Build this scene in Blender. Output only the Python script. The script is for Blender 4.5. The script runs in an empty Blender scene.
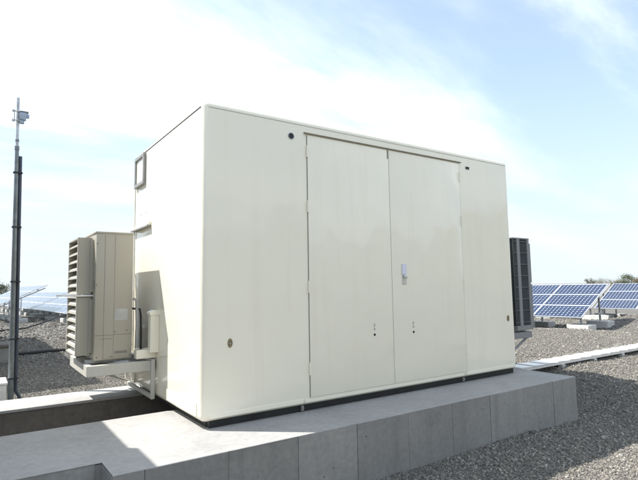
import bpy, bmesh, math, random
import numpy as np
from mathutils import Vector, Matrix
random.seed(7)
rng = np.random.default_rng(11)
scene = bpy.context.scene
C = scene.collection

# ------------------------------------------------------------------ camera
Z0 = 0.55                      # height of the container's underside above the lowest gravel
YAW, PITCH, ROLL = 0.60262, 0.09294, -0.016358
CAM = Vector((-1.49089, -3.82554, 1.03664 + Z0))
fw = Vector((math.sin(YAW)*math.cos(PITCH), math.cos(YAW)*math.cos(PITCH), math.sin(PITCH)))
rt = Vector((math.cos(YAW), -math.sin(YAW), 0))
up = rt.cross(fw)
R_ = rt*math.cos(ROLL) + up*math.sin(ROLL)
U_ = -rt*math.sin(ROLL) + up*math.cos(ROLL)
cd = bpy.data.cameras.new('camera'); cam = bpy.data.objects.new('camera', cd); C.objects.link(cam)
cam.matrix_world = Matrix(((R_.x, U_.x, -fw.x, CAM.x), (R_.y, U_.y, -fw.y, CAM.y), (R_.z, U_.z, -fw.z, CAM.z), (0, 0, 0, 1)))
cd.sensor_width = 36.0; cd.lens = 499.306/638*36; cd.clip_start = 0.05; cd.clip_end = 3000
scene.camera = cam

# ------------------------------------------------------------------ sky and sun
SUN = Vector((-0.537, 0.457, 1.0)).normalized()      # towards the sun
sun_el = math.asin(SUN.z); sun_az = math.atan2(SUN.x, SUN.y)
world = bpy.data.worlds.new('World'); scene.world = world; world.use_nodes = True
nt = world.node_tree; nt.nodes.clear()
def N(tree, t, **kw):
    n = tree.nodes.new(t)
    for k, v in kw.items(): setattr(n, k, v)
    return n
def math_node(tree, op, a=None, b=None, c=None, clamp=False):
    n = N(tree, 'ShaderNodeMath', operation=op); n.use_clamp = clamp
    for i, s in enumerate((a, b, c)):
        if s is None: continue
        if isinstance(s, (int, float)): n.inputs[i].default_value = s
        else: tree.links.new(s, n.inputs[i])
    return n.outputs[0]
L = nt.links.new
out = N(nt, 'ShaderNodeOutputWorld'); bg = N(nt, 'ShaderNodeBackground'); bg.inputs['Strength'].default_value = 0.07
sky = N(nt, 'ShaderNodeTexSky', sky_type='NISHITA'); sky.sun_disc = False
sky.sun_elevation = sun_el; sky.sun_rotation = sun_az
sky.air_density = 1.0; sky.dust_density = 0.3; sky.ozone_density = 0.3
tc = N(nt, 'ShaderNodeTexCoord'); sep = N(nt, 'ShaderNodeSeparateXYZ'); L(tc.outputs['Generated'], sep.inputs[0])
den = math_node(nt, 'ADD', math_node(nt, 'MAXIMUM', sep.outputs['Z'], 0.0), 0.22)
cx = math_node(nt, 'DIVIDE', sep.outputs['X'], den); cy = math_node(nt, 'DIVIDE', sep.outputs['Y'], den)
comb = N(nt, 'ShaderNodeCombineXYZ'); L(cx, comb.inputs[0]); L(cy, comb.inputs[1])
mp = N(nt, 'ShaderNodeMapping'); L(comb.outputs[0], mp.inputs[0])
mp.inputs['Rotation'].default_value = (0, 0, math.radians(50)); mp.inputs['Scale'].default_value = (0.5, 1.3, 1); mp.inputs['Location'].default_value = (7.7, 4.4, 0)
nz = N(nt, 'ShaderNodeTexNoise'); nz.inputs['Scale'].default_value = 1.15; nz.inputs['Detail'].default_value = 9; nz.inputs['Roughness'].default_value = 0.57; nz.inputs['Distortion'].default_value = 0.35
L(mp.outputs[0], nz.inputs['Vector'])
rmp = N(nt, 'ShaderNodeMapRange', interpolation_type='SMOOTHSTEP'); rmp.inputs['From Min'].default_value = 0.36; rmp.inputs['From Max'].default_value = 0.70
rmp.inputs['To Min'].default_value = 0.22; rmp.inputs['To Max'].default_value = 0.95
L(nz.outputs[0], rmp.inputs['Value'])
tint = N(nt, 'ShaderNodeMix', data_type='RGBA', blend_type='MULTIPLY'); tint.inputs[0].default_value = 1.0; L(sky.outputs[0], tint.inputs[6]); tint.inputs[7].default_value = (0.90, 1.08, 1.08, 1)
mixc = N(nt, 'ShaderNodeMix', data_type='RGBA'); L(rmp.outputs[0], mixc.inputs[0]); L(tint.outputs[2], mixc.inputs[6])
mixc.inputs[7].default_value = (8.5, 8.9, 9.4, 1)        # sunlit thin cloud
hz = N(nt, 'ShaderNodeMapRange', interpolation_type='SMOOTHSTEP'); L(sep.outputs['Z'], hz.inputs['Value'])      # low haze, the same all round
hz.inputs['From Min'].default_value = 0.0; hz.inputs['From Max'].default_value = 0.42; hz.inputs['To Min'].default_value = 0.85; hz.inputs['To Max'].default_value = 0.0
mixh = N(nt, 'ShaderNodeMix', data_type='RGBA'); L(hz.outputs[0], mixh.inputs[0]); L(mixc.outputs[2], mixh.inputs[6]); mixh.inputs[7].default_value = (4.05, 4.55, 5.1, 1)
L(mixh.outputs[2], bg.inputs['Color']); L(bg.outputs[0], out.inputs[0])

sl = bpy.data.lights.new('sun', 'SUN'); sl.energy = 3.1; sl.angle = math.radians(0.5); sl.color = (1.0, 0.95, 0.88)
sun = bpy.data.objects.new('sun', sl); C.objects.link(sun); sun.location = (-20, 17, 40)
sun.rotation_euler = (-SUN).to_track_quat('-Z', 'Y').to_euler()
vs = scene.view_settings; vs.view_transform = 'Standard'; vs.look = 'None'; vs.gamma = 1.0; vs.exposure = 1.52; vs.use_curve_mapping = False
scene.render.engine = 'CYCLES'; scene.cycles.use_denoising = True; scene.cycles.max_bounces = 8

# ------------------------------------------------------------------ materials
M = {}
def new_mat(name):
    m = bpy.data.materials.new(name); m.use_nodes = True
    t = m.node_tree; b = t.nodes['Principled BSDF']; M[name] = m
    return m, t, b
def coords(t, scale=(1, 1, 1), kind='Object'):
    c = N(t, 'ShaderNodeTexCoord'); mpp = N(t, 'ShaderNodeMapping'); mpp.inputs['Scale'].default_value = scale
    t.links.new(c.outputs[kind], mpp.inputs[0]); return mpp.outputs[0]
def noise(t, vec, scale, detail=4, rough=0.55):
    n = N(t, 'ShaderNodeTexNoise'); n.inputs['Scale'].default_value = scale; n.inputs['Detail'].default_value = detail; n.inputs['Roughness'].default_value = rough
    t.links.new(vec, n.inputs['Vector']); return n.outputs[0]
def ramp(t, fac, stops):
    r = N(t, 'ShaderNodeValToRGB'); e = r.color_ramp.elements
    while len(e) < len(stops): e.new(0.5)
    for el, (p, c) in zip(e, stops): el.position = p; el.color = (*c, 1)
    t.links.new(fac, r.inputs[0]); return r.outputs[0]
def bump(t, b, h, strength, dist):
    n = N(t, 'ShaderNodeBump'); n.inputs['Strength'].default_value = strength; n.inputs['Distance'].default_value = dist
    t.links.new(h, n.inputs['Height']); t.links.new(n.outputs[0], b.inputs['Normal']); return n
def mixcol(t, f, a, b, mode='MIX'):
    n = N(t, 'ShaderNodeMix', data_type='RGBA', blend_type=mode)
    for i, s in ((0, f), (6, a), (7, b)):
        if isinstance(s, (int, float)): n.inputs[i].default_value = s
        elif isinstance(s, tuple): n.inputs[i].default_value = (*s, 1)
        else: t.links.new(s, n.inputs[i])
    return n.outputs[2]
def rand(t):
    return N(t, 'ShaderNodeObjectInfo').outputs['Random']

def simple(name, col, rough=0.5, metal=0.0, var=0.12, scale=9.0, bumps=0.0, spec=0.5):
    m, t, b = new_mat(name); v = coords(t)
    f = noise(t, v, scale, 5)
    lo = tuple(c*(1-var) for c in col); hi = tuple(min(1, c*(1+var)) for c in col)
    t.links.new(ramp(t, f, [(0.3, lo), (0.7, hi)]), b.inputs['Base Color'])
    b.inputs['Roughness'].default_value = rough; b.inputs['Metallic'].default_value = metal; b.inputs['Specular IOR Level'].default_value = spec
    if bumps: bump(t, b, noise(t, v, scale*12, 3), bumps, 0.003)
    return m

def paint(name, col, rough, wav=0.02, dirt=0.10, coat=0.0):
    m, t, b = new_mat(name); v = coords(t)
    big = noise(t, v, 0.9, 5, 0.6); streak = noise(t, coords(t, (5, 5, 0.35)), 2.2, 5, 0.6); fine = noise(t, v, 160, 2)
    base = ramp(t, big, [(0.3, tuple(c*0.965 for c in col)), (0.7, col)])
    d = N(t, 'ShaderNodeMapRange'); d.inputs['From Min'].default_value = 0.52; d.inputs['From Max'].default_value = 0.8; d.inputs['To Max'].default_value = dirt; t.links.new(streak, d.inputs['Value'])
    base = mixcol(t, d.outputs[0], base, (col[0]*0.72, col[1]*0.68, col[2]*0.58))
    t.links.new(base, b.inputs['Base Color'])
    rr = N(t, 'ShaderNodeMapRange'); rr.inputs['To Min'].default_value = rough*0.75; rr.inputs['To Max'].default_value = rough*1.5; t.links.new(streak, rr.inputs['Value'])
    t.links.new(rr.outputs[0], b.inputs['Roughness'])
    b.inputs['Coat Weight'].default_value = coat; b.inputs['Coat Roughness'].default_value = 0.04
    h = math_node(t, 'ADD', noise(t, v, 1.6, 2), math_node(t, 'MULTIPLY', fine, 0.004))
    bump(t, b, h, 1.0, wav)
    return m
CREAM = (0.905, 0.862, 0.725)
paint('cream_paint', CREAM, 0.075, 0.014, 0.15)
paint('roof_paint', (0.85, 0.835, 0.765), 0.3, 0.01, 0.2)
paint('beige_paint', (0.39, 0.365, 0.305), 0.35, 0.006, 0.3)
paint('neighbour_paint', (0.30, 0.30, 0.28), 0.3, 0.01, 0.2)
paint('grey_casing', (0.22, 0.23, 0.24), 0.4, 0.006, 0.3)
paint('bracket_paint', (0.52, 0.51, 0.46), 0.4, 0.004, 0.35)
simple('white_paint', (0.78, 0.78, 0.76), 0.4, var=0.05)
simple('seal_dark', (0.035, 0.034, 0.032), 0.7)
simple('seal_brown', (0.27, 0.235, 0.18), 0.6)
simple('seal_light', (0.50, 0.48, 0.42), 0.6)
simple('joint', (0.21, 0.20, 0.175), 0.6)
simple('seal_grey', (0.24, 0.235, 0.22), 0.6)
simple('base_steel', (0.016, 0.017, 0.019), 0.5, var=0.4, scale=6)
simple('grey_frame', (0.27, 0.27, 0.26), 0.5)
simple('black', (0.012, 0.012, 0.013), 0.55)
simple('black_rubber', (0.02, 0.02, 0.022), 0.6)
simple('galvanised', (0.42, 0.44, 0.46), 0.42, 0.6, var=0.25, scale=22)
simple('aluminium', (0.72, 0.74, 0.77), 0.38, 0.55, var=0.08)
simple('pole_steel', (0.17, 0.19, 0.20), 0.45, 0.5, var=0.2, scale=14)
simple('conduit_dark', (0.04, 0.05, 0.075), 0.5)
simple('sensor_blue', (0.30, 0.37, 0.47), 0.45)
simple('brass', (0.26, 0.22, 0.13), 0.5, 0.5, var=0.3, scale=40)
simple('film_lilac', (0.70, 0.70, 0.84), 0.2, var=0.06)
simple('handle_metal', (0.62, 0.63, 0.62), 0.25, 0.6)
simple('coil_fin', (0.018, 0.026, 0.034), 0.5, var=0.3, scale=30)
simple('wire_grey', (0.13, 0.14, 0.15), 0.5)
simple('label_silver', (0.44, 0.44, 0.42), 0.35)
simple('ink', (0.16, 0.16, 0.15), 0.6)
simple('bark', (0.10, 0.075, 0.05), 0.9, var=0.3)

def concrete(name, a, bcol, stain=0.35, holes=True):
    m, t, b = new_mat(name); v = coords(t)
    f1 = noise(t, v, 2.2, 6, 0.62); f2 = noise(t, v, 26, 5, 0.6); f3 = noise(t, v, 190, 3)
    col = ramp(t, f1, [(0.3, a), (0.68, bcol)])
    col = mixcol(t, 0.35, col, ramp(t, f2, [(0.3, tuple(c*0.7 for c in a)), (0.7, bcol)]))
    sp = N(t, 'ShaderNodeMapRange'); sp.inputs['From Min'].default_value = 0.56; sp.inputs['From Max'].default_value = 0.72; sp.inputs['To Max'].default_value = stain
    t.links.new(noise(t, coords(t, (1.1, 1.1, 3.0)), 1.3, 6, 0.65), sp.inputs['Value'])
    col = mixcol(t, sp.outputs[0], col, tuple(c*0.55 for c in a))
    st = N(t, 'ShaderNodeMapRange'); st.inputs['From Min'].default_value = 0.52; st.inputs['From Max'].default_value = 0.75; st.inputs['To Max'].default_value = 0.4
    t.links.new(noise(t, coords(t, (7, 7, 0.5)), 1.0, 6, 0.65), st.inputs['Value'])
    if holes: col = mixcol(t, st.outputs[0], col, tuple(c*0.6 for c in a))
    rv = N(t, 'ShaderNodeMapRange'); rv.inputs['To Min'].default_value = 0.84; rv.inputs['To Max'].default_value = 1.12; t.links.new(rand(t), rv.inputs['Value'])
    cc = N(t, 'ShaderNodeCombineColor')
    for i in range(3): t.links.new(rv.outputs[0], cc.inputs[i])
    col = mixcol(t, 1.0, col, cc.outputs[0], 'MULTIPLY')
    h = math_node(t, 'ADD', math_node(t, 'MULTIPLY', f2, 0.5), math_node(t, 'MULTIPLY', f3, 0.35))
    if holes:
        vo = N(t, 'ShaderNodeTexVoronoi'); vo.inputs['Scale'].default_value = 9.0; t.links.new(v, vo.inputs['Vector'])
        hl = N(t, 'ShaderNodeMapRange'); hl.inputs['From Min'].default_value = 0.045; hl.inputs['From Max'].default_value = 0.075; t.links.new(vo.outputs['Distance'], hl.inputs['Value'])
        col = mixcol(t, hl.outputs[0], (0.06, 0.06, 0.06), col)
        h = math_node(t, 'ADD', h, hl.outputs[0])
    t.links.new(col, b.inputs['Base Color']); b.inputs['Roughness'].default_value = 0.85; b.inputs['Specular IOR Level'].default_value = 0.3
    bump(t, b, h, 0.5, 0.004)
    return m
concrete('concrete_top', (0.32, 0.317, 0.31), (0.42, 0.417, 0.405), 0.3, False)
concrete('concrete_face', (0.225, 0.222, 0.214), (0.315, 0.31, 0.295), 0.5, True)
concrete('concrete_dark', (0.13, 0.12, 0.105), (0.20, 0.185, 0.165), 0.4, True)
concrete('concrete_block', (0.48, 0.48, 0.46), (0.62, 0.62, 0.60), 0.25, False)

def gravel_ground():
    m, t, b = new_mat('gravel_ground'); v = coords(t)
    vo = N(t, 'ShaderNodeTexVoronoi'); vo.inputs['Scale'].default_value = 34; vo.inputs['Randomness'].default_value = 1; t.links.new(v, vo.inputs['Vector'])
    vo2 = N(t, 'ShaderNodeTexVoronoi'); vo2.inputs['Scale'].default_value = 75; t.links.new(v, vo2.inputs['Vector'])
    sepc = N(t, 'ShaderNodeSeparateColor'); t.links.new(vo.outputs['Color'], sepc.inputs[0])
    col = ramp(t, sepc.outputs[0], [(0.0, (0.085, 0.084, 0.081)), (0.5, (0.152, 0.148, 0.139)), (0.9, (0.235, 0.225, 0.205)), (1.0, (0.34, 0.33, 0.30))])
    col = mixcol(t, 0.4, col, ramp(t, noise(t, v, 0.35, 6, 0.6), [(0.3, (0.14, 0.136, 0.127)), (0.7, (0.23, 0.217, 0.19))]))
    t.links.new(col, b.inputs['Base Color']); b.inputs['Roughness'].default_value = 0.9; b.inputs['Specular IOR Level'].default_value = 0.2
    h = math_node(t, 'SUBTRACT', 1.0, math_node(t, 'ADD', vo.outputs['Distance'], math_node(t, 'MULTIPLY', vo2.outputs['Distance'], 0.5)))
    bump(t, b, h, 1.0, 0.03)
gravel_ground()
def stone_mat():
    m, t, b = new_mat('gravel_stone'); v = coords(t)
    col = ramp(t, rand(t), [(0.0, (0.075, 0.074, 0.074)), (0.35, (0.14, 0.132, 0.12)), (0.7, (0.225, 0.208, 0.178)), (0.9, (0.30, 0.28, 0.24)), (1.0, (0.46, 0.45, 0.42))])
    t.links.new(mixcol(t, 0.3, col, ramp(t, noise(t, v, 3.0, 4), [(0.3, (0.10, 0.097, 0.09)), (0.7, (0.30, 0.28, 0.24))])), b.inputs['Base Color'])
    b.inputs['Roughness'].default_value = 0.85; b.inputs['Specular IOR Level'].default_value = 0.25
stone_mat()
# solar glass: cells seen through the glass of a module, 12 x 6 in local metres
MW, MH, NX, NY = 1.58, 0.808, 12, 6
def solar_glass():
    m, t, b = new_mat('solar_glass')
    c = N(t, 'ShaderNodeTexCoord'); s = N(t, 'ShaderNodeSeparateXYZ'); t.links.new(c.outputs['Object'], s.inputs[0])
    def cellc(o, size, off):
        f = math_node(t, 'FRACT', math_node(t, 'DIVIDE', math_node(t, 'ADD', o, off), size))
        return math_node(t, 'ABSOLUTE', math_node(t, 'SUBTRACT', f, 0.5))
    ax = cellc(s.outputs['X'], (MW-0.05)/NX, -0.025); ay = cellc(s.outputs['Y'], (MH-0.05)/NY, -0.025)
    inx = math_node(t, 'LESS_THAN', ax, 0.491); iny = math_node(t, 'LESS_THAN', ay, 0.491)
    dg = math_node(t, 'LESS_THAN', math_node(t, 'ADD', ax, ay), 0.85)
    msk = math_node(t, 'MULTIPLY', math_node(t, 'MULTIPLY', inx, iny), dg)
    bus = math_node(t, 'LESS_THAN', math_node(t, 'ABSOLUTE', math_node(t, 'SUBTRACT', ay, 0.25)), 0.012)
    vcol = ramp(t, noise(t, coords(t), 2.5, 3), [(0.3, (0.005, 0.017, 0.052)), (0.7, (0.010, 0.026, 0.072))])
    col = mixcol(t, math_node(t, 'MULTIPLY', bus, 0.5), vcol, (0.35, 0.38, 0.42))
    col = mixcol(t, msk, (0.72, 0.74, 0.77), col)
    t.links.new(col, b.inputs['Base Color']); b.inputs['Roughness'].default_value = 0.12; b.inputs['IOR'].default_value = 1.45; b.inputs['Specular IOR Level'].default_value = 0.4
solar_glass()
def leafm(name, a, c2):
    m, t, b = new_mat(name)
    t.links.new(ramp(t, noise(t, coords(t), 1.6, 4), [(0.3, a), (0.7, c2)]), b.inputs['Base Color']); b.inputs['Roughness'].default_value = 0.7
leafm('leaf_dark', (0.035, 0.05, 0.025), (0.08, 0.095, 0.045))
leafm('leaf_pale', (0.10, 0.105, 0.075), (0.16, 0.155, 0.12))
leafm('leaf_brown', (0.09, 0.075, 0.05), (0.14, 0.115, 0.08))

# ------------------------------------------------------------------ mesh helpers (coordinates in world metres)
def box(bm, x0, x1, y0, y1, z0, z1, bev=0.0, seg=2):
    vs_ = [bm.verts.new(p) for p in ((x0, y0, z0), (x1, y0, z0), (x1, y1, z0), (x0, y1, z0), (x0, y0, z1), (x1, y0, z1), (x1, y1, z1), (x0, y1, z1))]
    fs = [bm.faces.new([vs_[i] for i in f]) for f in ((0, 3, 2, 1), (4, 5, 6, 7), (0, 1, 5, 4), (1, 2, 6, 5), (2, 3, 7, 6), (3, 0, 4, 7))]
    if bev:
        es = list({e for f in fs for e in f.edges})
        bmesh.ops.bevel(bm, geom=es, offset=bev, segments=seg, profile=0.5, affect='EDGES')
    return bm
def bx(*a, **k):
    return box(bmesh.new(), *a, **k)
def tube(bm, pts, r, n=8, cap=True):
    pts = [Vector(p) for p in pts]; rings = []
    if not isinstance(r, (list, tuple)): r = [r]*len(pts)
    ref = None
    for i, p in enumerate(pts):
        d = (pts[min(i+1, len(pts)-1)] - pts[max(i-1, 0)]).normalized()
        if ref is None: ref = d.orthogonal().normalized()
        a = (ref - d*ref.dot(d)).normalized(); b = d.cross(a); ref = a
        rings.append([bm.verts.new(p + (a*math.cos(2*math.pi*k/n) + b*math.sin(2*math.pi*k/n))*r[i]) for k in range(n)])
    for q, w in zip(rings, rings[1:]):
        for k in range(n): bm.faces.new((q[k], q[(k+1) % n], w[(k+1) % n], w[k]))
    if cap: bm.faces.new(rings[0][::-1]); bm.faces.new(rings[-1])
    return bm
def tb(pts, r, n=8): return tube(bmesh.new(), pts, r, n)
def prism(bm, prof, axis, a0, a1):
    """closed 2-D profile swept along one axis; prof holds the two other coordinates in xyz order"""
    def P(u, v, w):
        return {'x': (w, u, v), 'y': (u, w, v), 'z': (u, v, w)}[axis]
    A = [bm.verts.new(P(u, v, a0)) for u, v in prof]; B = [bm.verts.new(P(u, v, a1)) for u, v in prof]
    n = len(prof)
    for i in range(n): bm.faces.new((A[i], A[(i+1) % n], B[(i+1) % n], B[i]))
    bm.faces.new(A[::-1]); bm.faces.new(B)
    return bm
def pr(*a): return prism(bmesh.new(), *a)

def wloc(o):
    p = Vector((0, 0, 0))
    while o: p += o.location; o = o.parent
    return p
def obj(name, bm, mat, parent=None, smooth=False, local=False):
    bmesh.ops.recalc_face_normals(bm, faces=bm.faces[:])
    if parent is not None and not local:
        bmesh.ops.translate(bm, verts=bm.verts[:], vec=-wloc(parent))
    me = bpy.data.meshes.new(name); bm.to_mesh(me); bm.free()
    if smooth:
        me.polygons.foreach_set('use_smooth', [True]*len(me.polygons))
        try: me.set_sharp_from_angle(angle=math.radians(40))
        except Exception: pass
    o = bpy.data.objects.new(name, me); C.objects.link(o)
    me.materials.append(M[mat]); o.parent = parent
    return o
def tag(o, label=None, cat=None, group=None, kind=None):
    for k, v in (('label', label), ('category', cat), ('group', group), ('kind', kind)):
        if v: o[k] = v
    return o
def thing(name, label, cat, loc, group=None):
    o = bpy.data.objects.new(name, None); C.objects.link(o); o.location = loc; o.empty_display_size = 0.2
    return tag(o, label, cat, group)
def link_copy(src, parent, name=None):
    c = src.copy(); C.objects.link(c); c.parent = parent
    if name: c.name = name
    return c

# ------------------------------------------------------------------ ground
def sst(a, b, x):
    t = np.clip((x-a)/(b-a), 0, 1); return t*t*(3-2*t)
def hgt(x, y):
    x = np.asarray(x, float); y = np.asarray(y, float)
    d = np.hypot(x-3.0, y-3.0)
    f = sst(4.2, 4.6, x)
    far = 1-sst(8.0, 13.0, d)
    z = (0.09*f*sst(-0.45, 0.55, y) + 0.19*(1-f)*sst(2.1, 2.3, y))*far
    z = z + 0.23*sst(4.5, 5.9, x)*sst(-2.0, -0.5, y)*far          # gravel raised beside the footing's end to carry the shadow edge farther
    z = z + 0.018*np.sin(x*1.7+0.4*y)*np.cos(y*1.3-0.6*x) + 0.010*np.sin(x*4.1+1.0)*np.sin(y*3.7+x)
    z = z + 0.42*np.exp(-(((x-17.6)/1.5)**2 + ((y-4.3)/1.3)**2))      # spoil heap between the panel rows
    return z
def axis(lo, hi, fine_lo, fine_hi, step):
    mid = np.arange(fine_lo, fine_hi+1e-6, step)
    def geo(start, end):
        v = []; s = step; p = start
        while abs(p) < abs(end): s *= 1.16; p += math.copysign(s, end); v.append(p)
        return v
    return np.array(sorted(geo(fine_lo, lo)) + list(mid) + geo(fine_hi, hi))
gx = axis(-900, 900, -9, 22, 0.16); gy = axis(-900, 900, -7, 16, 0.16)
X, Y = np.meshgrid(gx, gy); Zg = hgt(X, Y)
me = bpy.data.meshes.new('gravel_ground'); nx_, ny_ = len(gx), len(gy)
verts = np.stack([X, Y, Zg], -1).reshape(-1, 3)
ii = np.arange((ny_-1)*(nx_-1)); r0 = ii//(nx_-1)*nx_ + ii % (nx_-1)
faces = np.stack([r0, r0+1, r0+nx_+1, r0+nx_], -1)
me.vertices.add(len(verts)); me.vertices.foreach_set('co', verts.ravel())
me.loops.add(faces.size); me.loops.foreach_set('vertex_index', faces.ravel().astype(np.int32))
me.polygons.add(len(faces)); me.polygons.foreach_set('loop_start', (np.arange(len(faces))*4).astype(np.int32))
me.update(calc_edges=True); me.validate()
me.polygons.foreach_set('use_smooth', [True]*len(me.polygons))
ground = bpy.data.objects.new('gravel_ground', me); C.objects.link(ground); me.materials.append(M['gravel_ground'])
tag(ground, kind='structure')

# loose stones lying on it
XS, XE = -7.0, 4.40                       # front footing from end to end
def keep(x, y):
    m = ~((x > XS-.02) & (x < XE+.02) & (y > -0.58) & (y < 2.37))
    return m
def region(x0, x1, y0, y1, dens, smin, smax):
    n = int((x1-x0)*(y1-y0)*dens); x = rng.uniform(x0, x1, n); y = rng.uniform(y0, y1, n)
    k = keep(x, y); x = x[k]; y = y[k]
    s = smin + (smax-smin)*rng.random(len(x))**2.2
    return np.stack([x, y, s], -1)
reg = [region(-1.0, 9.0, -2.6, -0.56, 40, .014, .027), region(4.6, 12, -0.6, 4, 20, .014, .025), region(-1.0, 9.0, -2.6, -0.56, 4500, .0035, .013), region(4.4, 9.5, -0.6, 1.2, 3800, .0035, .013), region(4.4, 14, 1.2, 5, 1300, .0045, .013),
       region(9.0, 16, -3.2, 1.2, 400, .008, .02), region(-2.2, 1.2, 2.3, 7, 3200, .004, .012), region(-4, 3, 7, 14, 400, .008, .02), region(12, 22, 1.5, 9, 120, .010, .03),
       region(-4, 5, 14, 30, 60, .016, .05)]
P = np.concatenate(reg); n = len(P)
pz = hgt(P[:, 0], P[:, 1]) + P[:, 2]*0.25
me = bpy.data.meshes.new('gravel'); me.vertices.add(n)
me.vertices.foreach_set('co', np.stack([P[:, 0], P[:, 1], pz], -1).ravel())
a = me.attributes.new('rot', 'FLOAT_VECTOR', 'POINT'); a.data.foreach_set('vector', rng.uniform(-3.14, 3.14, (n, 3)).ravel())
sc = P[:, 2:3]*rng.uniform(0.6, 1.35, (n, 3))
a = me.attributes.new('scl', 'FLOAT_VECTOR', 'POINT'); a.data.foreach_set('vector', sc.ravel())
gravel = bpy.data.objects.new('gravel', me); C.objects.link(gravel); me.materials.append(M['gravel_stone'])
ng = bpy.data.node_groups.new('gravel_stones', 'GeometryNodeTree')
ng.interface.new_socket('Geometry', in_out='INPUT', socket_type='NodeSocketGeometry'); ng.interface.new_socket('Geometry', in_out='OUTPUT', socket_type='NodeSocketGeometry')
gi = ng.nodes.new('NodeGroupInput'); go = ng.nodes.new('NodeGroupOutput')
ico = ng.nodes.new('GeometryNodeMeshIcoSphere'); ico.inputs['Radius'].default_value = 1.0; ico.inputs['Subdivisions'].default_value = 2
sp = ng.nodes.new('GeometryNodeSetPosition'); nzg = ng.nodes.new('ShaderNodeTexNoise'); nzg.inputs['Scale'].default_value = 1.3
vm = ng.nodes.new('ShaderNodeVectorMath'); vm.operation = 'SUBTRACT'; vm.inputs[1].default_value = (.5, .5, .5)
vm2 = ng.nodes.new('ShaderNodeVectorMath'); vm2.operation = 'SCALE'; vm2.inputs['Scale'].default_value = 1.6
ng.links.new(nzg.outputs['Color'], vm.inputs[0]); ng.links.new(vm.outputs[0], vm2.inputs[0]); ng.links.new(vm2.outputs[0], sp.inputs['Offset'])
ng.links.new(ico.outputs['Mesh'], sp.inputs['Geometry'])
ss = ng.nodes.new('GeometryNodeSetShadeSmooth'); ss.inputs['Shade Smooth'].default_value = False; ng.links.new(sp.outputs[0], ss.inputs['Geometry'])
sm = ng.nodes.new('GeometryNodeSetMaterial'); sm.inputs['Material'].default_value = M['gravel_stone']; ng.links.new(ss.outputs[0], sm.inputs['Geometry'])
iop = ng.nodes.new('GeometryNodeInstanceOnPoints'); ng.links.new(gi.outputs[0], iop.inputs['Points']); ng.links.new(sm.outputs[0], iop.inputs['Instance'])
for nm, sk in (('rot', 'Rotation'), ('scl', 'Scale')):
    na = ng.nodes.new('GeometryNodeInputNamedAttribute'); na.data_type = 'FLOAT_VECTOR'; na.inputs['Name'].default_value = nm
    if sk == 'Rotation':
        e2r = ng.nodes.new('FunctionNodeEulerToRotation'); ng.links.new(na.outputs[0], e2r.inputs[0]); ng.links.new(e2r.outputs[0], iop.inputs[sk])
    else: ng.links.new(na.outputs[0], iop.inputs[sk])
ng.links.new(iop.outputs[0], go.inputs[0])
md = gravel.modifiers.new('stones', 'NODES'); md.node_group = ng
tag(gravel, 'loose grey crushed stones covering the ground round the footings', 'gravel', kind='stuff')

# wooded rise behind the camera, seen only in the gloss of the doors
bm = bmesh.new(); prev = None
for k in range(161):
    a_ = math.radians(110 + k*1.0)
    hh = 11.5 + 2.5*math.sin(k*.17) + 1.6*math.sin(k*.41+1) + random.uniform(-.9, .9)
    d = [(46, 0.0), (50, hh*.55), (54, hh*.9), (60, hh), (75, hh*.9), (95, -.5)]
    cur = [bm.verts.new((3+r*math.sin(a_), r*math.cos(a_), h_ + (random.uniform(-.8, .8) if 0 < h_ else -.3))) for r, h_ in d]
    if prev:
        for i in range(len(d)-1): bm.faces.new((prev[i], prev[i+1], cur[i+1], cur[i]))
    prev = cur
tag(obj('wooded_hill', bm, 'leaf_pale'), kind='structure')  # pale leaf colour puts distance haze on the rise

# ------------------------------------------------------------------ concrete footings
ZT = Z0 - 0.07            # top of the footings
FY = -0.56                # front face of the front footing
front = thing('concrete_footing', 'wide grey concrete footing with panelled front face under the white enclosure', 'footing', ((XS+XE)/2, 0.13, 0))
bm = bmesh.new()
prism(bm, [(XS, -0.258), (-0.775, -0.258), (-0.775, FY+0.006), (XE-0.006, FY+0.006), (XE-0.006, 0.83), (XS, 0.83)], 'z', -0.25, ZT-0.012)
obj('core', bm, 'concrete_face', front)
bm = bmesh.new()
prism(bm, [(XS, -0.265), (-0.77, -0.265), (-0.77, FY), (XE, FY), (XE, 0.833), (XS, 0.833)], 'z', ZT-0.005, ZT)
bmesh.ops.bevel(bm, geom=[e for e in bm.edges if all(v.co.z > ZT-.001 for v in e.verts)], offset=0.003, segments=1, affect='EDGES')
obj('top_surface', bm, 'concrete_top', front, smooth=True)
xs = [-0.77, -0.58, -0.02, 0.54, 1.10, 1.67, 2.24, 2.80, 3.36, 3.92, XE]
for i, (x0, x1) in enumerate(zip(xs, xs[1:])):
    off = [0.0, .002, -.002, .001, .003, 0, -.001, .002, 0, .003, .001][i]
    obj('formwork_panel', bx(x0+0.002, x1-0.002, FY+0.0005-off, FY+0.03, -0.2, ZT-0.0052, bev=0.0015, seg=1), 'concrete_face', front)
x = -0.805
while x > -3.2:
    obj('formwork_panel', bx(x-0.56, x-0.007, -0.262, -0.235, -0.2, ZT-0.0052, bev=0.0015, seg=1), 'concrete_face', front); x -= 0.567
for y0, y1 in ((-.53, -.02), (-.013, .40), (.407, .83)):
    obj('formwork_panel', bx(XE-0.03, XE-0.002, y0, y1, -0.2, ZT-0.0052, bev=0.0015, seg=1), 'concrete_face', front)

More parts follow.
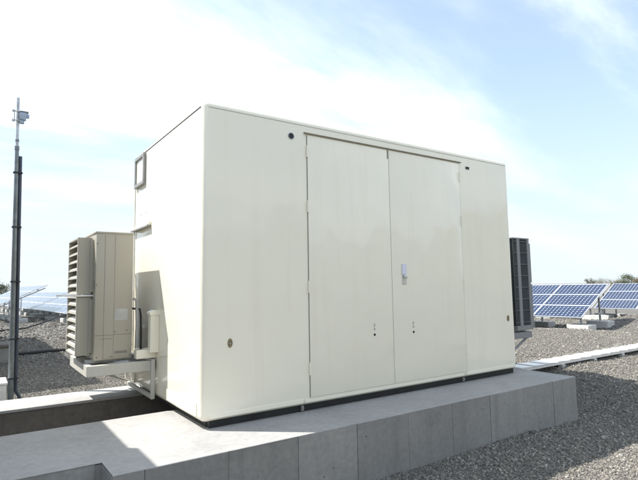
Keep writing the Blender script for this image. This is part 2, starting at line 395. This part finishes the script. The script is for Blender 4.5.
rear = thing('concrete_footing', 'narrow sunlit concrete footing behind the dark trench, below the air conditioner', 'footing', ((XS+XE)/2, 2.07, 0))
obj('core', bx(XS, XE-.03, 1.82, 2.31, -0.25, ZT-0.012), 'concrete_dark', rear)  # shade on the trench face put into a darker concrete
obj('top_surface', bx(XS-.01, XE-.02, 1.80, 2.33, ZT-0.03, ZT, bev=0.008), 'concrete_top', rear, smooth=True)
tag(obj('trench_floor', bx(XS, XE-.05, 0.79, 1.86, -0.1, 0.06), 'concrete_dark'), kind='structure')  # trench shade put into the floor colour as well

# ------------------------------------------------------------------ main enclosure
CL, CW, CH = 4.107, 2.095, 2.6
enc = thing('equipment_enclosure', 'large cream white steel enclosure with double doors on a concrete footing', 'enclosure', (CL/2, CW/2, Z0-0.07))
def z(v): return v + Z0
obj('body', bx(0, CL, 0, CW, z(-0.014), z(CH), bev=0.055, seg=6), 'cream_paint', enc, smooth=True)
obj('roof_seal', bx(-0.0035, 0.02, 0.045, CW-0.03, z(CH-0.062), z(CH-0.053)), 'seal_dark', enc)
obj('roof_seal', bx(0.05, CL-0.05, -0.002, 0.02, z(CH-0.064), z(CH-0.058)), 'seal_light', enc)
# dark base frame under it
bf = bmesh.new()
box(bf, 0.085, CL-0.03, 0.045, 0.10, z(-0.068), z(0.002)); box(bf, 0.085, CL-0.03, CW-0.10, CW-0.03, z(-0.068), z(0.002))
box(bf, 0.08, 0.14, 0.101, CW-0.101, z(-0.067), z(0.001)); box(bf, CL-0.095, CL-0.025, 0.101, CW-0.101, z(-0.067), z(0.001))
for xx in np.linspace(0.6, 3.5, 6): box(bf, xx-.03, xx+.03, 0.101, CW-0.101, z(-0.066), z(0.0))
obj('base_frame', bf, 'base_steel', enc)
for xx in (0.955, 3.125):
    b2 = bx(xx-.012, xx+.012, 0.028, 0.0445, z(-0.06), z(-0.016)); tube(b2, [(xx, 0.028, z(-.035)), (xx, 0.016, z(-.035))], 0.009, 6)
    obj('anchor_clip', b2, 'grey_frame', enc)
# kick strip low on the front
for x0, x1, zz in ((0.07, 0.945, 0.048), (0.965, 3.10, 0.040), (3.15, CL-0.06, 0.046)):
    obj('kick_strip', bx(x0, x1, -0.0022, 0.01, z(0.012), z(zz), bev=0.001, seg=1), 'cream_paint', enc)
# doors
DZ0, DZ1 = 0.052, 2.452
def door(x0, x1, lab=None):
    d = obj('door', bx(x0, x1, -0.009, 0.01, z(DZ0), z(DZ1), bev=0.004, seg=2), 'cream_paint', enc, smooth=True)
    return d
dl = door(1.020, 2.034); dr = door(2.042, 3.148)
obj('door_gasket', bx(1.0145, 1.0195, -0.0055, 0.01, z(DZ0), z(DZ1)), 'joint', enc)
obj('door_gasket', bx(2.0345, 2.0415, -0.0045, 0.01, z(DZ0), z(DZ1)), 'seal_light', enc)
obj('door_gasket', bx(3.1485, 3.1555, -0.0035, 0.01, z(DZ0), z(DZ1)), 'seal_light', enc)
obj('rain_rail', pr([(-0.002, z(2.478)), (-0.020, z(2.470)), (-0.020, z(2.463)), (-0.002, z(2.463))], 'x', 0.985, 3.185), 'seal_brown', enc)
obj('rail_latch', bx(2.018, 2.030, -0.013, -0.0085, z(2.36), z(2.452)), 'seal_grey', dl)
for d, hx in ((dl, 1.0155), (dr, 3.152)):
    for zz in (2.24, 1.72, 0.98, 0.25):
        bm = tb([(hx, -0.012, z(zz)), (hx, -0.012, z(zz+0.11))], 0.0085, 8); obj('hinge', bm, 'cream_paint', d)
# flush lock handle, still partly under film
hp = obj('handle_plate', bx(2.178, 2.238, -0.0165, -0.008, z(1.045), z(1.255), bev=0.003, seg=1), 'handle_metal', dr)
obj('protective_film', bx(2.176, 2.236, -0.0195, -0.0168, z(1.15), z(1.258)), 'film_lilac', dr)
bm = bx(2.192, 2.236, -0.036, -0.0168, z(1.108), z(1.146), bev=0.008, seg=2)
obj('handle_lever', bm, 'handle_metal', dr, smooth=True)
def mark(x, zz, d):
    obj('keyhole', tb([(x, -0.0125, z(zz)), (x, -0.0088, z(zz))], 0.012, 12), 'black', d)
    bm = bmesh.new()                       # two small stacked characters above the keyhole
    for k, zc in enumerate((zz+0.045, zz+0.083)):
        w, h, s = 0.016, 0.021, 0.0035
        for q in (0, h/2, h): box(bm, x-w/2, x+w/2, -0.0105, -0.0088, z(zc+q-s/2), z(zc+q+s/2))
        sgn = 1 if k == 0 else -1
        box(bm, x+sgn*w/2-s/2, x+sgn*w/2+s/2, -0.0104, -0.0088, z(zc), z(zc+h/2)); box(bm, x-sgn*w/2-s/2, x-sgn*w/2+s/2, -0.0104, -0.0088, z(zc+h/2), z(zc+h))
    obj('lettering', bm, 'ink', d)
mark(1.784, 0.555, dl); mark(2.32, 0.548, dr)
# lifting points near the top and earth terminals low down
b2 = bmesh.new(); bmesh.ops.create_cone(b2, cap_ends=True, segments=20, radius1=0.033, radius2=0.033, depth=0.006, matrix=Matrix.Translation((0.848, -0.001, z(2.417))) @ Matrix.Rotation(math.pi/2, 4, 'X'))
lp = obj('lifting_port', b2, 'galvanised', enc)
b2 = bmesh.new(); bmesh.ops.create_cone(b2, cap_ends=True, segments=20, radius1=0.026, radius2=0.026, depth=0.006, matrix=Matrix.Translation((0.848, -0.003, z(2.417))) @ Matrix.Rotation(math.pi/2, 4, 'X'))
obj('port_hole', b2, 'black', lp)
lp = obj('lifting_port', bx(3.272, 3.345, -0.004, 0.002, z(2.40), z(2.436), bev=0.002, seg=1), 'galvanised', enc)
obj('port_hole', bx(3.278, 3.339, -0.0055, -0.002, z(2.404), z(2.432)), 'black', lp)
for x, zz in ((0.243, 0.59), (3.958, 0.61)):
    bm = bmesh.new(); n = 16
    ring = lambda r1, r2, y: [bm.verts.new((x+r1*math.cos(2*math.pi*k/n), y, z(zz)+r2*math.sin(2*math.pi*k/n))) for k in range(n)]
    A, B, D = ring(.022, .038, 0.0), ring(.020, .035, -.007), ring(.012, .020, -.007)
    E2 = ring(.011, .018, -.003)
    for q, w in ((A, B), (B, D), (D, E2)):
        for k in range(n): bm.faces.new((q[k], q[(k+1) % n], w[(k+1) % n], w[k]))
    bm.faces.new(E2)
    t_ = obj('earth_terminal', bm, 'brass', enc)
    obj('terminal_bolt', tb([(x, 0.0, z(zz)-.004), (x, -0.011, z(zz)-.004)], 0.007, 6), 'galvanised', t_)
# left wall fittings
bm = bmesh.new(); y0, y1, z0, z1, w = 1.655, 2.035, z(2.185), z(2.535), 0.042
box(bm, -0.03, 0.002, y0, y1, z0, z0+w, bev=.004, seg=1); box(bm, -0.03, 0.002, y0, y1, z1-w, z1, bev=.004, seg=1)
box(bm, -0.029, 0.002, y0, y0+w, z0+w, z1-w); box(bm, -0.029, 0.002, y1-w, y1, z0+w, z1-w)
vf = obj('vent_frame', bm, 'grey_frame', enc)
obj('vent_cover', bx(-0.012, 0.0, y0+w, y1-w, z0+w, z1-w), 'cream_paint', vf)
h1 = obj('cable_hood', pr([(-0.001, z(1.745)), (-0.038, z(1.728)), (-0.042, z(1.708)), (-0.001, z(1.708))], 'y', 1.43, CW-0.01), 'cream_paint', enc)
obj('hood_lip', bx(-0.046, -0.004, 1.43, CW-0.01, z(1.690), z(1.7075)), 'grey_frame', h1)
for yy in (1.62, 1.82): obj('rivet', tb([(-.006, yy, z(1.86)), (.001, yy, z(1.86))], .008, 8), 'galvanised', enc)
obj('kick_plate', bx(-0.008, 0.004, 0.09, 0.84, z(0.025), z(0.125), bev=.003, seg=1), 'cream_paint', enc)
obj('wall_flange', bx(-0.006, 0.004, CW-0.022, CW-0.004, z(0.03), z(CH-0.06)), 'seal_light', enc)
# pipe cover on the left wall
pc = obj('pipe_cover', bx(-0.085, 0.0, 1.10, 1.185, z(0.43), z(0.80), bev=0.006, seg=1), 'cream_paint', enc)
obj('cover_cap', pr([(-0.095, z(0.79)), (-0.095, z(0.815)), (-0.05, z(0.835)), (0.0, z(0.835)), (0.0, z(0.79))], 'y', 1.092, 1.193), 'cream_paint', pc)
obj('pipe_cover', bx(-0.19, -0.0, 1.19, 1.285, z(0.37), z(0.455), bev=0.006, seg=1), 'cream_paint', enc)

# ------------------------------------------------------------------ air conditioner on the left wall
bx0, bx1, by0, by1 = -0.625, -0.01, 1.20, 2.16
br = thing('wall_bracket', 'cream steel bracket frame carrying the air conditioner on the enclosure wall', 'bracket', (-0.3, 1.7, z(-0.07)))
fr = bmesh.new(); zb, zt = z(0.245), z(0.345)
box(fr, bx0, bx1, by0, by0+.05, zb, zt, bev=.004, seg=1); box(fr, bx0, bx1, by1-.05, by1, zb, zt, bev=.004, seg=1)
box(fr, bx0+.001, bx0+.05, by0+.051, by1-.051, zb+.001, zt-.001); box(fr, bx1-.05, bx1-.001, by0+.051, by1-.051, zb+.001, zt-.001)
box(fr, -.42, -.36, by0+.051, by1-.051, zb+.002, zt-.002)
obj('platform_frame', fr, 'bracket_paint', br)
obj('shadow_fill_plate', bx(bx0+.052, bx1-.052, by0+.052, by1-.052, zb+.01, zb+.016), 'galvanised', br)  # plate added to close the bright patch in the frame's shadow
for yy in (by0-.036, by1-0.0):
    obj('upright', bx(-.052, -.016, yy, yy+.034, z(-0.02), z(0.36), bev=.003, seg=1), 'bracket_paint', br)
obj('lower_rail', bx(-.050, -.018, by0-.002, by1, z(-.02), z(0.016), bev=.003, seg=1), 'bracket_paint', br)
for yy in (by0+.006, by1-.044):
    obj('brace', tb([(-.03, yy+.02, z(0.02)), (-.60, yy+.02, z(.25))], .016, 6), 'bracket_paint', br) if yy > 2 else None
obj('wall_plate', bx(-.012, 0.001, 1.95, 2.08, z(.02), z(.14), bev=.002, seg=1), 'cream_paint', br)

def condenser(name, label, ox, oy, sgn, zb_, body_m, hood_m, lit, length=0.95, coil_end=False, hood_d=.125):
    """two-fan outdoor unit; fans blow along sgn*x, (ox, oy) = inner face x and near end y"""
    T = thing(name, label, 'air conditioner', (ox+sgn*0.2, oy+length/2, zb_))
    D, H, w = 0.345, 1.255, length
    X = lambda a: ox + sgn*a
    def B(bm, a0, a1, y0, y1, z0, z1, **k):
        p, q = sorted((X(a0), X(a1))); return box(bm, p, q, oy+y0, oy+y1, zb_+z0, zb_+z1, **k)
    nb = bmesh.new
    if not coil_end:
        obj('casing', B(nb(), 0, D, 0, w, 0.03, H-.015, bev=.008, seg=2), body_m, T, smooth=True)
    else:
        obj('casing', B(nb(), .012, D, .02, w, 0.03, H-.015, bev=.008, seg=2), 'coil_fin', T, smooth=True)
        for a0, a1 in ((.07, .135), (D-.045, D+.004)):
            obj('corner_post', B(nb(), a0, a1, -.004, .06, .028, H-.014, bev=.004, seg=1), body_m, T)
        obj('end_band', B(nb(), 0.0, D, -.002, .05, .0281, .085), body_m, T)
        g = nb()
        for zz in np.linspace(.13, H-.05, 8): B(g, 0, D-.03, -.003, .003, zz-.004, zz+.004)
        obj('coil_guard', g, 'wire_grey', T)
        g = nb()
        for a in np.linspace(.005, D-.04, 26): B(g, a-.001, a+.001, .008, .0201, .09, H-.02)
        obj('coil_fins', g, 'wire_grey', T)
    obj('lid', B(nb(), -.006, D+.008, -.006, w+.006, H-.02, H, bev=.006, seg=2), body_m, T, smooth=True)
    for y0 in (.1, w-.2): obj('foot', B(nb(), -.02, D+.05, y0, y0+.08, 0, .034), 'galvanised', T)
    for zc in (.36, .90):                       # two fan openings behind the guides
        p = X(D+.001)
        fg = tb([(p, oy+.40, zb_+zc), (p+sgn*.010, oy+.40, zb_+zc)], .235, 28); obj('fan_opening', fg, 'black', T)
    for z0, z1 in ((.075, .628), (.652, 1.20)):  # air guides with louvres
        h0, h1_ = D+.012, D+.012+hood_d; y0, y1 = .12, .68
        sh = nb(); th = .012
        B(sh, h0, h1_, y0, y0+th, z0, z1); B(sh, h0, h1_, y1-th, y1, z0, z1)
        B(sh, h0, h1_-.001, y0+th, y1-th, z1-th, z1-.0005); B(sh, h0, h1_-.001, y0+th, y1-th, z0+.0005, z0+th)
        B(sh, h0-.011, h0+.02, y0-.012, y0, z0+.02, z1-.02)
        g = obj('air_guide', sh, hood_m, T)
        nS = 7
        for k in range(nS):
            zc = z0 + (k+0.5)*(z1-z0)/nS
            s = nb()
            e0, e1 = X(h1_-.004), X(h1_-.075)
            prism(s, [(e0, zb_+zc-.033), (e0, zb_+zc-.024), (e1, zb_+zc+.018), (e1, zb_+zc+.011)], 'y', oy+y0+th, oy+y1-th)
            obj('louvre', s, lit, g)  # sunlight on the slats put into a paler paint than the casing
        s = nb(); B(s, h1_-.002, h1_+.006, y0, y0+.016, z0, z1)
        B(s, h1_-.002, h1_+.006, y1-.016, y1, z0, z1)
        for k in range(nS+1):
            zc = min(max(z0 + k*(z1-z0)/nS, z0+.006), z1-.006); B(s, h1_-.0015, h1_+.0055, y0+.016, y1-.016, zc-.006, zc+.006)
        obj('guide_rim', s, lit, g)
    return T, B
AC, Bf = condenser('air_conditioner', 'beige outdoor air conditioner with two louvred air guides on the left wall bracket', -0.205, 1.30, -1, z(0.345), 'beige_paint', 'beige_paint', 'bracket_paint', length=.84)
nb = bmesh.new
# panel joints, sticker and print on the end that faces the camera
obj('panel_joint', Bf(nb(), .002, .343, -.0012, .002, .262, .266), 'joint', AC)
obj('panel_joint', Bf(nb(), .171, .1735, -.0012, .002, .04, 1.22), 'joint', AC)
obj('panel_joint', Bf(nb(), .262, .266, -.0012, .002, .04, 1.22), 'joint', AC)
obj('panel_joint', Bf(nb(), .18, .30, -.0012, .002, .228, .232), 'joint', AC)
obj('sticker', Bf(nb(), .045, .165, -.0015, .002, .40, .51), 'label_silver', AC)
t_ = nb()
for k in range(7): Bf(t_, .045+k*.017, .045+k*.017+.012, -.0016, .002, .085, .108)
obj('lettering', t_, 'ink', AC)
for a, zz in ((.05, .30), (.16, .29), (.19, .06), (.32, .06), (.335, .74), (.335, 1.14), (.02, .06)):
    obj('screw', Bf(nb(), a-.005, a+.005, -.004, .002, zz-.005, zz+.005), 'ink', AC)
obj('grip_recess', Bf(nb(), .3445, .350, .03, .06, .70, .78), 'seal_grey', AC)
obj('guide_stay', Bf(nb(), .20, .60, .095, .118, .634, .648), 'white_paint', AC)
obj('guide_stay', Bf(nb(), .36, .595, .68, .70, .634, .648), 'white_paint', AC)
# lineset down the inner side of the unit
ls = thing('refrigerant_pipe', 'grey insulated pipe between the beige air conditioner and the enclosure wall', 'pipe', (-.13, 1.36, z(.37)))
obj('pipe_run', tb([(-.185, 1.37, z(.95)), (-.15, 1.36, z(.93)), (-.145, 1.35, z(.70)), (-.145, 1.34, z(.46))], .016, 8), 'label_silver', ls, smooth=True)
obj('pipe_run', tb([(-.19, 1.37, z(.85)), (-.118, 1.36, z(.84)), (-.112, 1.35, z(.78)), (-.110, 1.34, z(.60)), (-.110, 1.34, z(.44))], .011, 8), 'black_rubber', ls, smooth=True)

# air conditioner on the right wall
rb = thing('wall_bracket', 'dark bracket under the grey air conditioner at the right end', 'bracket', (CL+.3, .6, z(-.07)))
f2 = bmesh.new()
box(f2, CL+.002, CL+.62, .18, .23, z(.31), z(.392)); box(f2, CL+.002, CL+.62, 1.03, 1.08, z(.31), z(.392)); box(f2, CL+.57, CL+.619, .231, 1.029, z(.311), z(.391))
obj('platform_frame', f2, 'grey_casing', rb)
for yy in (.19, 1.04): obj('brace', tb([(CL+.0, yy+.015, z(.06)), (CL+.55, yy+.015, z(.32))], .016, 6), 'grey_casing', rb)
AC2, _ = condenser('air_conditioner', 'dark grey outdoor air conditioner with exposed coil end on the right wall', CL+0.29, 0.17, 1, z(0.393), 'grey_casing', 'grey_casing', 'grey_casing', coil_end=True, hood_d=.20)

# ------------------------------------------------------------------ neighbouring enclosures outside the frame (their shade falls into it)
NX1 = -0.50 - 0.537*(CH+0.07) - 0.05
nb1 = thing('equipment_enclosure', 'grey enclosure outside the left frame edge on the same footing', 'enclosure', (NX1-2.05, CW/2, Z0-0.07))
obj('body', bx(NX1-4.1, NX1, 0, CW, z(0), z(CH-.05), bev=.042, seg=3), 'neighbour_paint', nb1, smooth=True)
obj('roof_cap', bx(NX1-4.103, NX1+.003, -.003, CW+.003, z(CH-.052), z(CH), bev=.022, seg=3), 'neighbour_paint', nb1, smooth=True)
obj('base_frame', bx(NX1-4.07, NX1-.03, .03, CW-.03, z(-.068), z(.001)), 'base_steel', nb1)
obj('shadow_step', bx(NX1-.30, NX1-.003, .02, 1.16, z(CH-.001), z(CH+.10), bev=.006, seg=1), 'neighbour_paint', nb1)  # unseen roof box added to put a jog in the neighbour's shadow edge
for k in range(2): obj('door', bx(NX1-3.1+k*1.06, NX1-2.05+k*1.06, -.009, .01, z(DZ0), z(DZ1), bev=.004, seg=1), 'neighbour_paint', nb1)
AX = -1.42; gz = 0.28
nb2 = thing('equipment_enclosure', 'long grey enclosure outside the left frame edge, farther back on the gravel', 'enclosure', (AX-1.1, 11.5, gz))
obj('plinth', bx(AX-2.2, AX-.02, 5.65, 17.4, gz-.3, gz+.18), 'concrete_block', nb2)
obj('body', bx(AX-2.15, AX, 5.6, 17.4, gz+.18, z(CH-.05), bev=.04, seg=3), 'neighbour_paint', nb2, smooth=True)
obj('roof_cap', bx(AX-2.153, AX+.003, 5.597, 17.403, z(CH-.052), z(CH), bev=.022, seg=3), 'neighbour_paint', nb2, smooth=True)

# ------------------------------------------------------------------ instrument pole
px_, py_ = -1.115, 2.9
pg = float(hgt(px_, py_))
pole = thing('instrument_pole', 'slim grey steel pole with sensors on top behind the footing', 'pole', (px_, py_, pg))
def lean(zv): return (px_ - 0.012*(zv-z(0)), py_, zv)
obj('shaft', tb([lean(pg-.05), lean(z(1.3)), lean(z(2.72))], [.031, .026, .021], 14), 'pole_steel', pole, smooth=True)
obj('mast', tb([lean(z(2.70)), lean(z(3.32))], .0165, 12), 'galvanised', pole, smooth=True)
obj('coupling', tb([lean(z(2.69)), lean(z(2.735))], .025, 14), 'pole_steel', pole, smooth=True)
obj('coupling', tb([lean(z(2.79)), lean(z(2.815))], .021, 12), 'pole_steel', pole, smooth=True)
def cpt(zv): p = lean(zv); return (p[0]+.049-.004*(p[2]-z(0)), p[1]+.01, p[2])
obj('conduit', tb([cpt(z(2.62)), cpt(z(1.2)), cpt(z(.2)), cpt(z(-.08)), (px_+.11, py_-.02, z(-.2)), (px_+.16, py_-.06, pg+.01)], .018, 10), 'conduit_dark', pole, smooth=True)
for zv in (2.42, 1.78, 1.15, .50, .06):
    p = lean(z(zv)); obj('strap', bx(p[0]-.033, p[0]+.072-.004*zv, p[1]-.033, p[1]+.034, z(zv)-.007, z(zv)+.007), 'base_steel', pole)
zc = z(3.10); p = lean(zc)
obj('sensor_housing', bx(p[0]+.018, p[0]+.085, p[1]-.04, p[1]+.03, zc-.045, zc+.045, bev=.008, seg=2), 'sensor_blue', pole, smooth=True)
obj('sun_shield', bx(p[0]+.014, p[0]+.108, p[1]-.046, p[1]+.036, zc+.05, zc+.06, bev=.003, seg=1), 'galvanised', pole)
obj('lens_tube', tb([(p[0]+.08, p[1]-.01, zc+.01), (p[0]+.115, p[1]-.014, zc+.005)], .026, 10), 'sensor_blue', pole, smooth=True)
obj('junction_box', bx(p[0]+.016, p[0]+.066, p[1]-.03, p[1]+.025, zc-.085, zc-.05, bev=.004, seg=1), 'sensor_blue', pole)
ub = bmesh.new()
for dz in (.05, -.06): tube(ub, [(p[0]+.02, p[1]-.022, zc+dz), (p[0]-.02, p[1]-.024, zc+dz), (p[0]-.05, p[1]-.024, zc+dz)], .007, 6)
tube(ub, [(p[0]-.036, p[1]-.024, zc-.08), (p[0]-.036, p[1]-.024, zc+.065)], .006, 6)
obj('u_clamp', ub, 'galvanised', pole)
for dz in (.05, -.065): obj('clamp_nut', bx(p[0]-.06, p[0]-.04, p[1]-.036, p[1]-.012, zc+dz-.011, zc+dz+.011), 'galvanised', pole)
# small cabinet at its foot, at the edge of the frame
cb = thing('junction_cabinet', 'low white cabinet at the foot of the pole, cut by the frame edge', 'cabinet', (-1.42, 2.85, pg))
obj('body', bx(-1.66, -1.168, 2.66, 3.05, pg-.02, z(0.03), bev=.006, seg=1), 'white_paint', cb)
obj('lid', bx(-1.67, -1.158, 2.65, 3.06, z(0.031), z(0.06), bev=.006, seg=1), 'white_paint', cb)
obj('door_panel', bx(-1.64, -1.185, 2.652, 2.664, pg+.04, z(-.02), bev=.002, seg=1), 'white_paint', cb)
# low block in the shade at the frame edge
blk = thing('concrete_block', 'grey concrete block in the shade at the left frame edge', 'block', (-1.0, 8.2, float(hgt(-1, 8.2))))
zz = float(hgt(-1, 8.2))
obj('block_body', bx(-1.30, -0.80, 7.9, 8.6, zz-.05, zz+.30, bev=.012, seg=1), 'concrete_face', blk)
obj('block_cap', bx(-1.33, -0.77, 7.87, 8.63, zz+.30, zz+.36, bev=.01, seg=1), 'concrete_dark', blk)

# black cables over the gravel
def cable(label, pts, r):
    full = []
    for a_, b_ in zip(pts, pts[1:]):
        for k in range(10):
            t = k/10; x = a_[0]+(b_[0]-a_[0])*t; y = a_[1]+(b_[1]-a_[1])*t
            dz = (a_[2]+(b_[2]-a_[2])*t) if len(a_) > 2 else 0
            full.append((x+.02*math.sin(3.1*x+2*y), y+.03*math.sin(2.3*x), float(hgt(x, y))+r+.012+dz))
    tag(obj('power_cable', tb(full, r, 7), 'black_rubber', smooth=True), label, 'cable')
cable('black cable lying straight across the gravel behind the pole', [(-1.2, 9.0), (-.6, 9.05), (.2, 9.2), (1.0, 9.3), (2.2, 9.4)], .035)
cable('black cable rising from the gravel to the distant panel row', [(-2.2, 19.2, 0.), (-.6, 19.8, .0), (.35, 20.4, .02), (1.3, 21.4, .25), (2.2, 22.8, .45)], .035)

# ------------------------------------------------------------------ cable tray to the right
tray = thing('cable_tray', 'low white cable tray with lapped cover plates running off to the right', 'cable tray', (9.5, .72, .3))
TX0, TX1, ty0, ty1, tz = 4.45, 15.0, 0.41, 0.66, z(-0.14)
for yy in (ty0, ty1-.025): obj('side_rail', bx(TX0, TX1, yy, yy+.025, tz-.04, tz-.004), 'white_paint', tray)
x = TX0; k = 0
while x < TX1:
    bm = bmesh.new()
    prism(bm, [(x, tz-.003), (x, tz+.017), (x+.302, tz+.003), (x+.302, tz-.003)], 'y', ty0-.012, ty1+.012)
    obj('cover_plate', bm, 'white_paint', tray); x += .31; k += 1
x = TX0+.45; pz_ = None
while x < TX1:
    for yy in (ty0+.02, ty1-.02):
        g = float(hgt(x, yy)); top = tz-.0405
        obj('foot', bx(x-.04, x+.04, yy-.04, yy+.04, g-.03, max(top, g+.02), bev=.012, seg=2), 'concrete_block', tray)
    x += 0.93

# ------------------------------------------------------------------ solar panel tables
AZ = math.radians(-5); ROW = Vector((math.sin(AZ), math.cos(AZ), 0)); UPH = Vector((ROW.y, -ROW.x, 0))
TILT = math.radians(24.3); UPV = UPH*math.cos(TILT) + Vector((0, 0, math.sin(TILT))); NRM = ROW.cross(UPV)
if NRM.z < 0: NRM = -NRM
bm = bmesh.new(); box(bm, 0.018, MW-.018, 0.018, MH-.018, -.012, 0.0)
gm = bpy.data.meshes.new('module_glass'); bmesh.ops.recalc_face_normals(bm, faces=bm.faces[:]); bm.to_mesh(gm); bm.free(); gm.materials.append(M['solar_glass'])
bm = bmesh.new(); f_ = .025
box(bm, 0.003, MW-.003, .003, f_, -.036, .003); box(bm, .003, MW-.003, MH-f_, MH-.003, -.036, .003); box(bm, .003, f_, f_, MH-f_, -.0355, .0025); box(bm, MW-f_, MW-.003, f_, MH-f_, -.0355, .0025)
fm = bpy.data.meshes.new('module_frame'); bmesh.ops.recalc_face_normals(bm, faces=bm.faces[:]); bm.to_mesh(fm); bm.free(); fm.materials.append(M['aluminium'])
def table(corner, n, sgn, label, posts=((.35, 'front_post'), (1.95, 'rear_post'))):
    """corner = low corner of the end nearest in the picture; n modules along sgn*ROW, three up the slope"""
    corner = Vector(corner); org = corner if sgn > 0 else corner - ROW*(n*MW)
    g0 = float(hgt(corner.x, corner.y))
    T = thing('solar_table', label, 'solar panels', (org.x, org.y, g0), 'rows of tilted solar panels')
    rot = Matrix(((-ROW.x, UPV.x, NRM.x), (-ROW.y, UPV.y, NRM.y), (-ROW.z, UPV.z, NRM.z))).to_4x4()
    def place(o, u, v): o.matrix_local = Matrix.Translation(org - Vector((org.x, org.y, g0)) + ROW*u + UPV*v) @ rot
    for i in range(n):
        for j in range(3):
            m = bpy.data.objects.new('solar_module', gm); C.objects.link(m); m.parent = T; place(m, (i+1)*MW, j*(MH+.013))
            f = bpy.data.objects.new('module_frame', fm); C.objects.link(f); f.parent = m
    Ln = n*MW
    def beam(name, a, b_, r, mat='galvanised'):
        obj(name, tb([Vector(a), Vector(b_)], r, 4), mat, T)
    for v in (.35, 1.95):
        s_ = org + UPV*v - NRM*.065; beam('purlin', s_ + ROW*.05, s_ + ROW*(Ln-.05), .032)
    u = .18
    while u < Ln:
        lo = org + ROW*u + UPV*.12 - NRM*.125; hi = org + ROW*u + UPV*2.3 - NRM*.125
        beam('rafter', lo, hi, .035)
        for v, nm in posts:
            q = org + ROW*u + UPV*v - NRM*.13; gg = float(hgt(q.x, q.y))
            beam(nm, q, (q.x, q.y, gg+.1), .035)
            c_, s2 = math.cos(AZ), math.sin(AZ)
            bmf = bmesh.new(); box(bmf, -.28, .28, -.34, .34, -.1, .20, bev=.015, seg=1)
            bmesh.ops.rotate(bmf, verts=bmf.verts[:], cent=(0, 0, 0), matrix=Matrix.Rotation(-AZ, 3, 'Z')); bmesh.ops.translate(bmf, verts=bmf.verts[:], vec=(q.x, q.y, gg))
            obj('footing_block', bmf, 'concrete_block', T)
        u += min(2.2, (Ln-.36)/max(1, math.ceil((Ln-.36)/2.2)))
    return T
zl = z(-0.05)
table((14.032, 4.467, zl), 4, 1, 'blue solar panel table next to the right end of the enclosure, nearest of the panels')
table((20.01, 7.105, zl), 4, -1, 'blue solar panel table at the right frame edge, in the second row')
o2 = Vector((20.01, 7.105, zl)) + ROW*.12
table(o2, 4, 1, 'solar panel table mostly hidden behind the nearest blue panel table')
table((1.401, 31.754, zl), 6, -1, 'pale glaring solar panel table next to the louvred air guides')
o3 = Vector((1.401, 31.754, zl)) + ROW*.35
table(o3, 8, 1, 'pale glaring solar panel table farther along the left row, behind the pole')
table((-0.55, 25.8, z(.36)), 5, 1, 'high pale solar panel table at the left frame edge with a grey end rail', posts=((1.1, 'centre_post'),))

# ------------------------------------------------------------------ shrubs and trees on the skyline
def shrub(name, label, x, y, h, w, mat, nleaf, group='shrubs on the skyline', sparse=1.0):
    g = float(hgt(x, y)); T = thing(name, label, 'tree', (x, y, g), group)
    tr = bmesh.new(); tips = []
    tube(tr, [(x, y, g-.1), (x+.05*h, y, g+.35*h), (x+.02*h, y, g+.7*h)], [.045*h, .032*h, .012*h], 7)
    for k in range(7):
        a_ = k*2.4; e_ = (x+math.cos(a_)*w*.36, y+math.sin(a_)*w*.36, g+h*random.uniform(.5, .85)); tips.append(e_)
        tube(tr, [(x+.04*h, y, g+h*random.uniform(.2, .4)), ((x+e_[0])/2, (y+e_[1])/2, g+h*.45), e_], [.018*h, .013*h, .005*h], 5)
    obj('trunk', tr, 'bark', T)
    tips += [(x+random.uniform(-.45, .45)*w, y+random.uniform(-.45, .45)*w, g+h*random.uniform(.35, .93)) for _ in range(10)]
    cr = bmesh.new()
    for k in range(nleaf):
        c = Vector(random.choice(tips)); r = w*.20*sparse
        p_ = c + Vector((random.gauss(0, r*.6), random.gauss(0, r*.6), random.gauss(0, r*.5)))
        if p_.z < g+.1: continue
        s = h*random.uniform(.018, .04); d1 = Vector((random.gauss(0, 1), random.gauss(0, 1), random.gauss(0, 1))).normalized(); d2 = d1.orthogonal().normalized()
        cr.faces.new([cr.verts.new(p_ + v) for v in (d1*s, d2*s*.6, -d1*s, -d2*s*.6)])
    obj('crown', cr, mat, T)
def at(px, dist, rise=0):
    dx = (px-319)/499.3; d = Vector((fw.x, fw.y, 0)).normalized() + rt*dx
    return CAM.x + d.x*dist, CAM.y + d.y*dist
for nm, lb, px, dist, h, w, mt in (
        ('evergreen_shrub', 'dark shrub at the left frame edge beyond the panels', 1, 62, 2.9, 2.6, 'leaf_dark'),
        ('evergreen_shrub', 'dark green shrub above the far right panels', 627, 66, 2.75, 2.1, 'leaf_dark'),
        ('evergreen_shrub', 'low shrub left of the dark green one above the right panels', 618, 70, 2.2, 1.7, 'leaf_pale'),
        ('bare_shrub', 'reddish brown shrub at the right frame edge above the panels', 640, 64, 2.7, 1.9, 'leaf_brown'),
        ('bare_shrub', 'small pale thin shrub over the gap between the right panel tables', 613, 78, 2.3, 2.2, 'leaf_pale'),
        ('bare_shrub', 'faint grey shrub above the nearest blue panel table', 588, 80, 2.5, 1.6, 'leaf_pale'),
        ('evergreen_shrub', 'rounded dark shrub cut by the right frame edge', 648, 70, 2.9, 3.0, 'leaf_dark'),
        ('evergreen_shrub', 'small dark shrub just right of the pole on the left skyline', 22, 75, 2.4, 2.2, 'leaf_pale'),
        ('bare_shrub', 'low grey shrub right of the faint one above the nearest panel table', 600, 84, 2.35, 3.2, 'leaf_pale')):
    x, y = at(px, dist); shrub(nm, lb, x, y, h*.9, w*.85, mt, 1900)
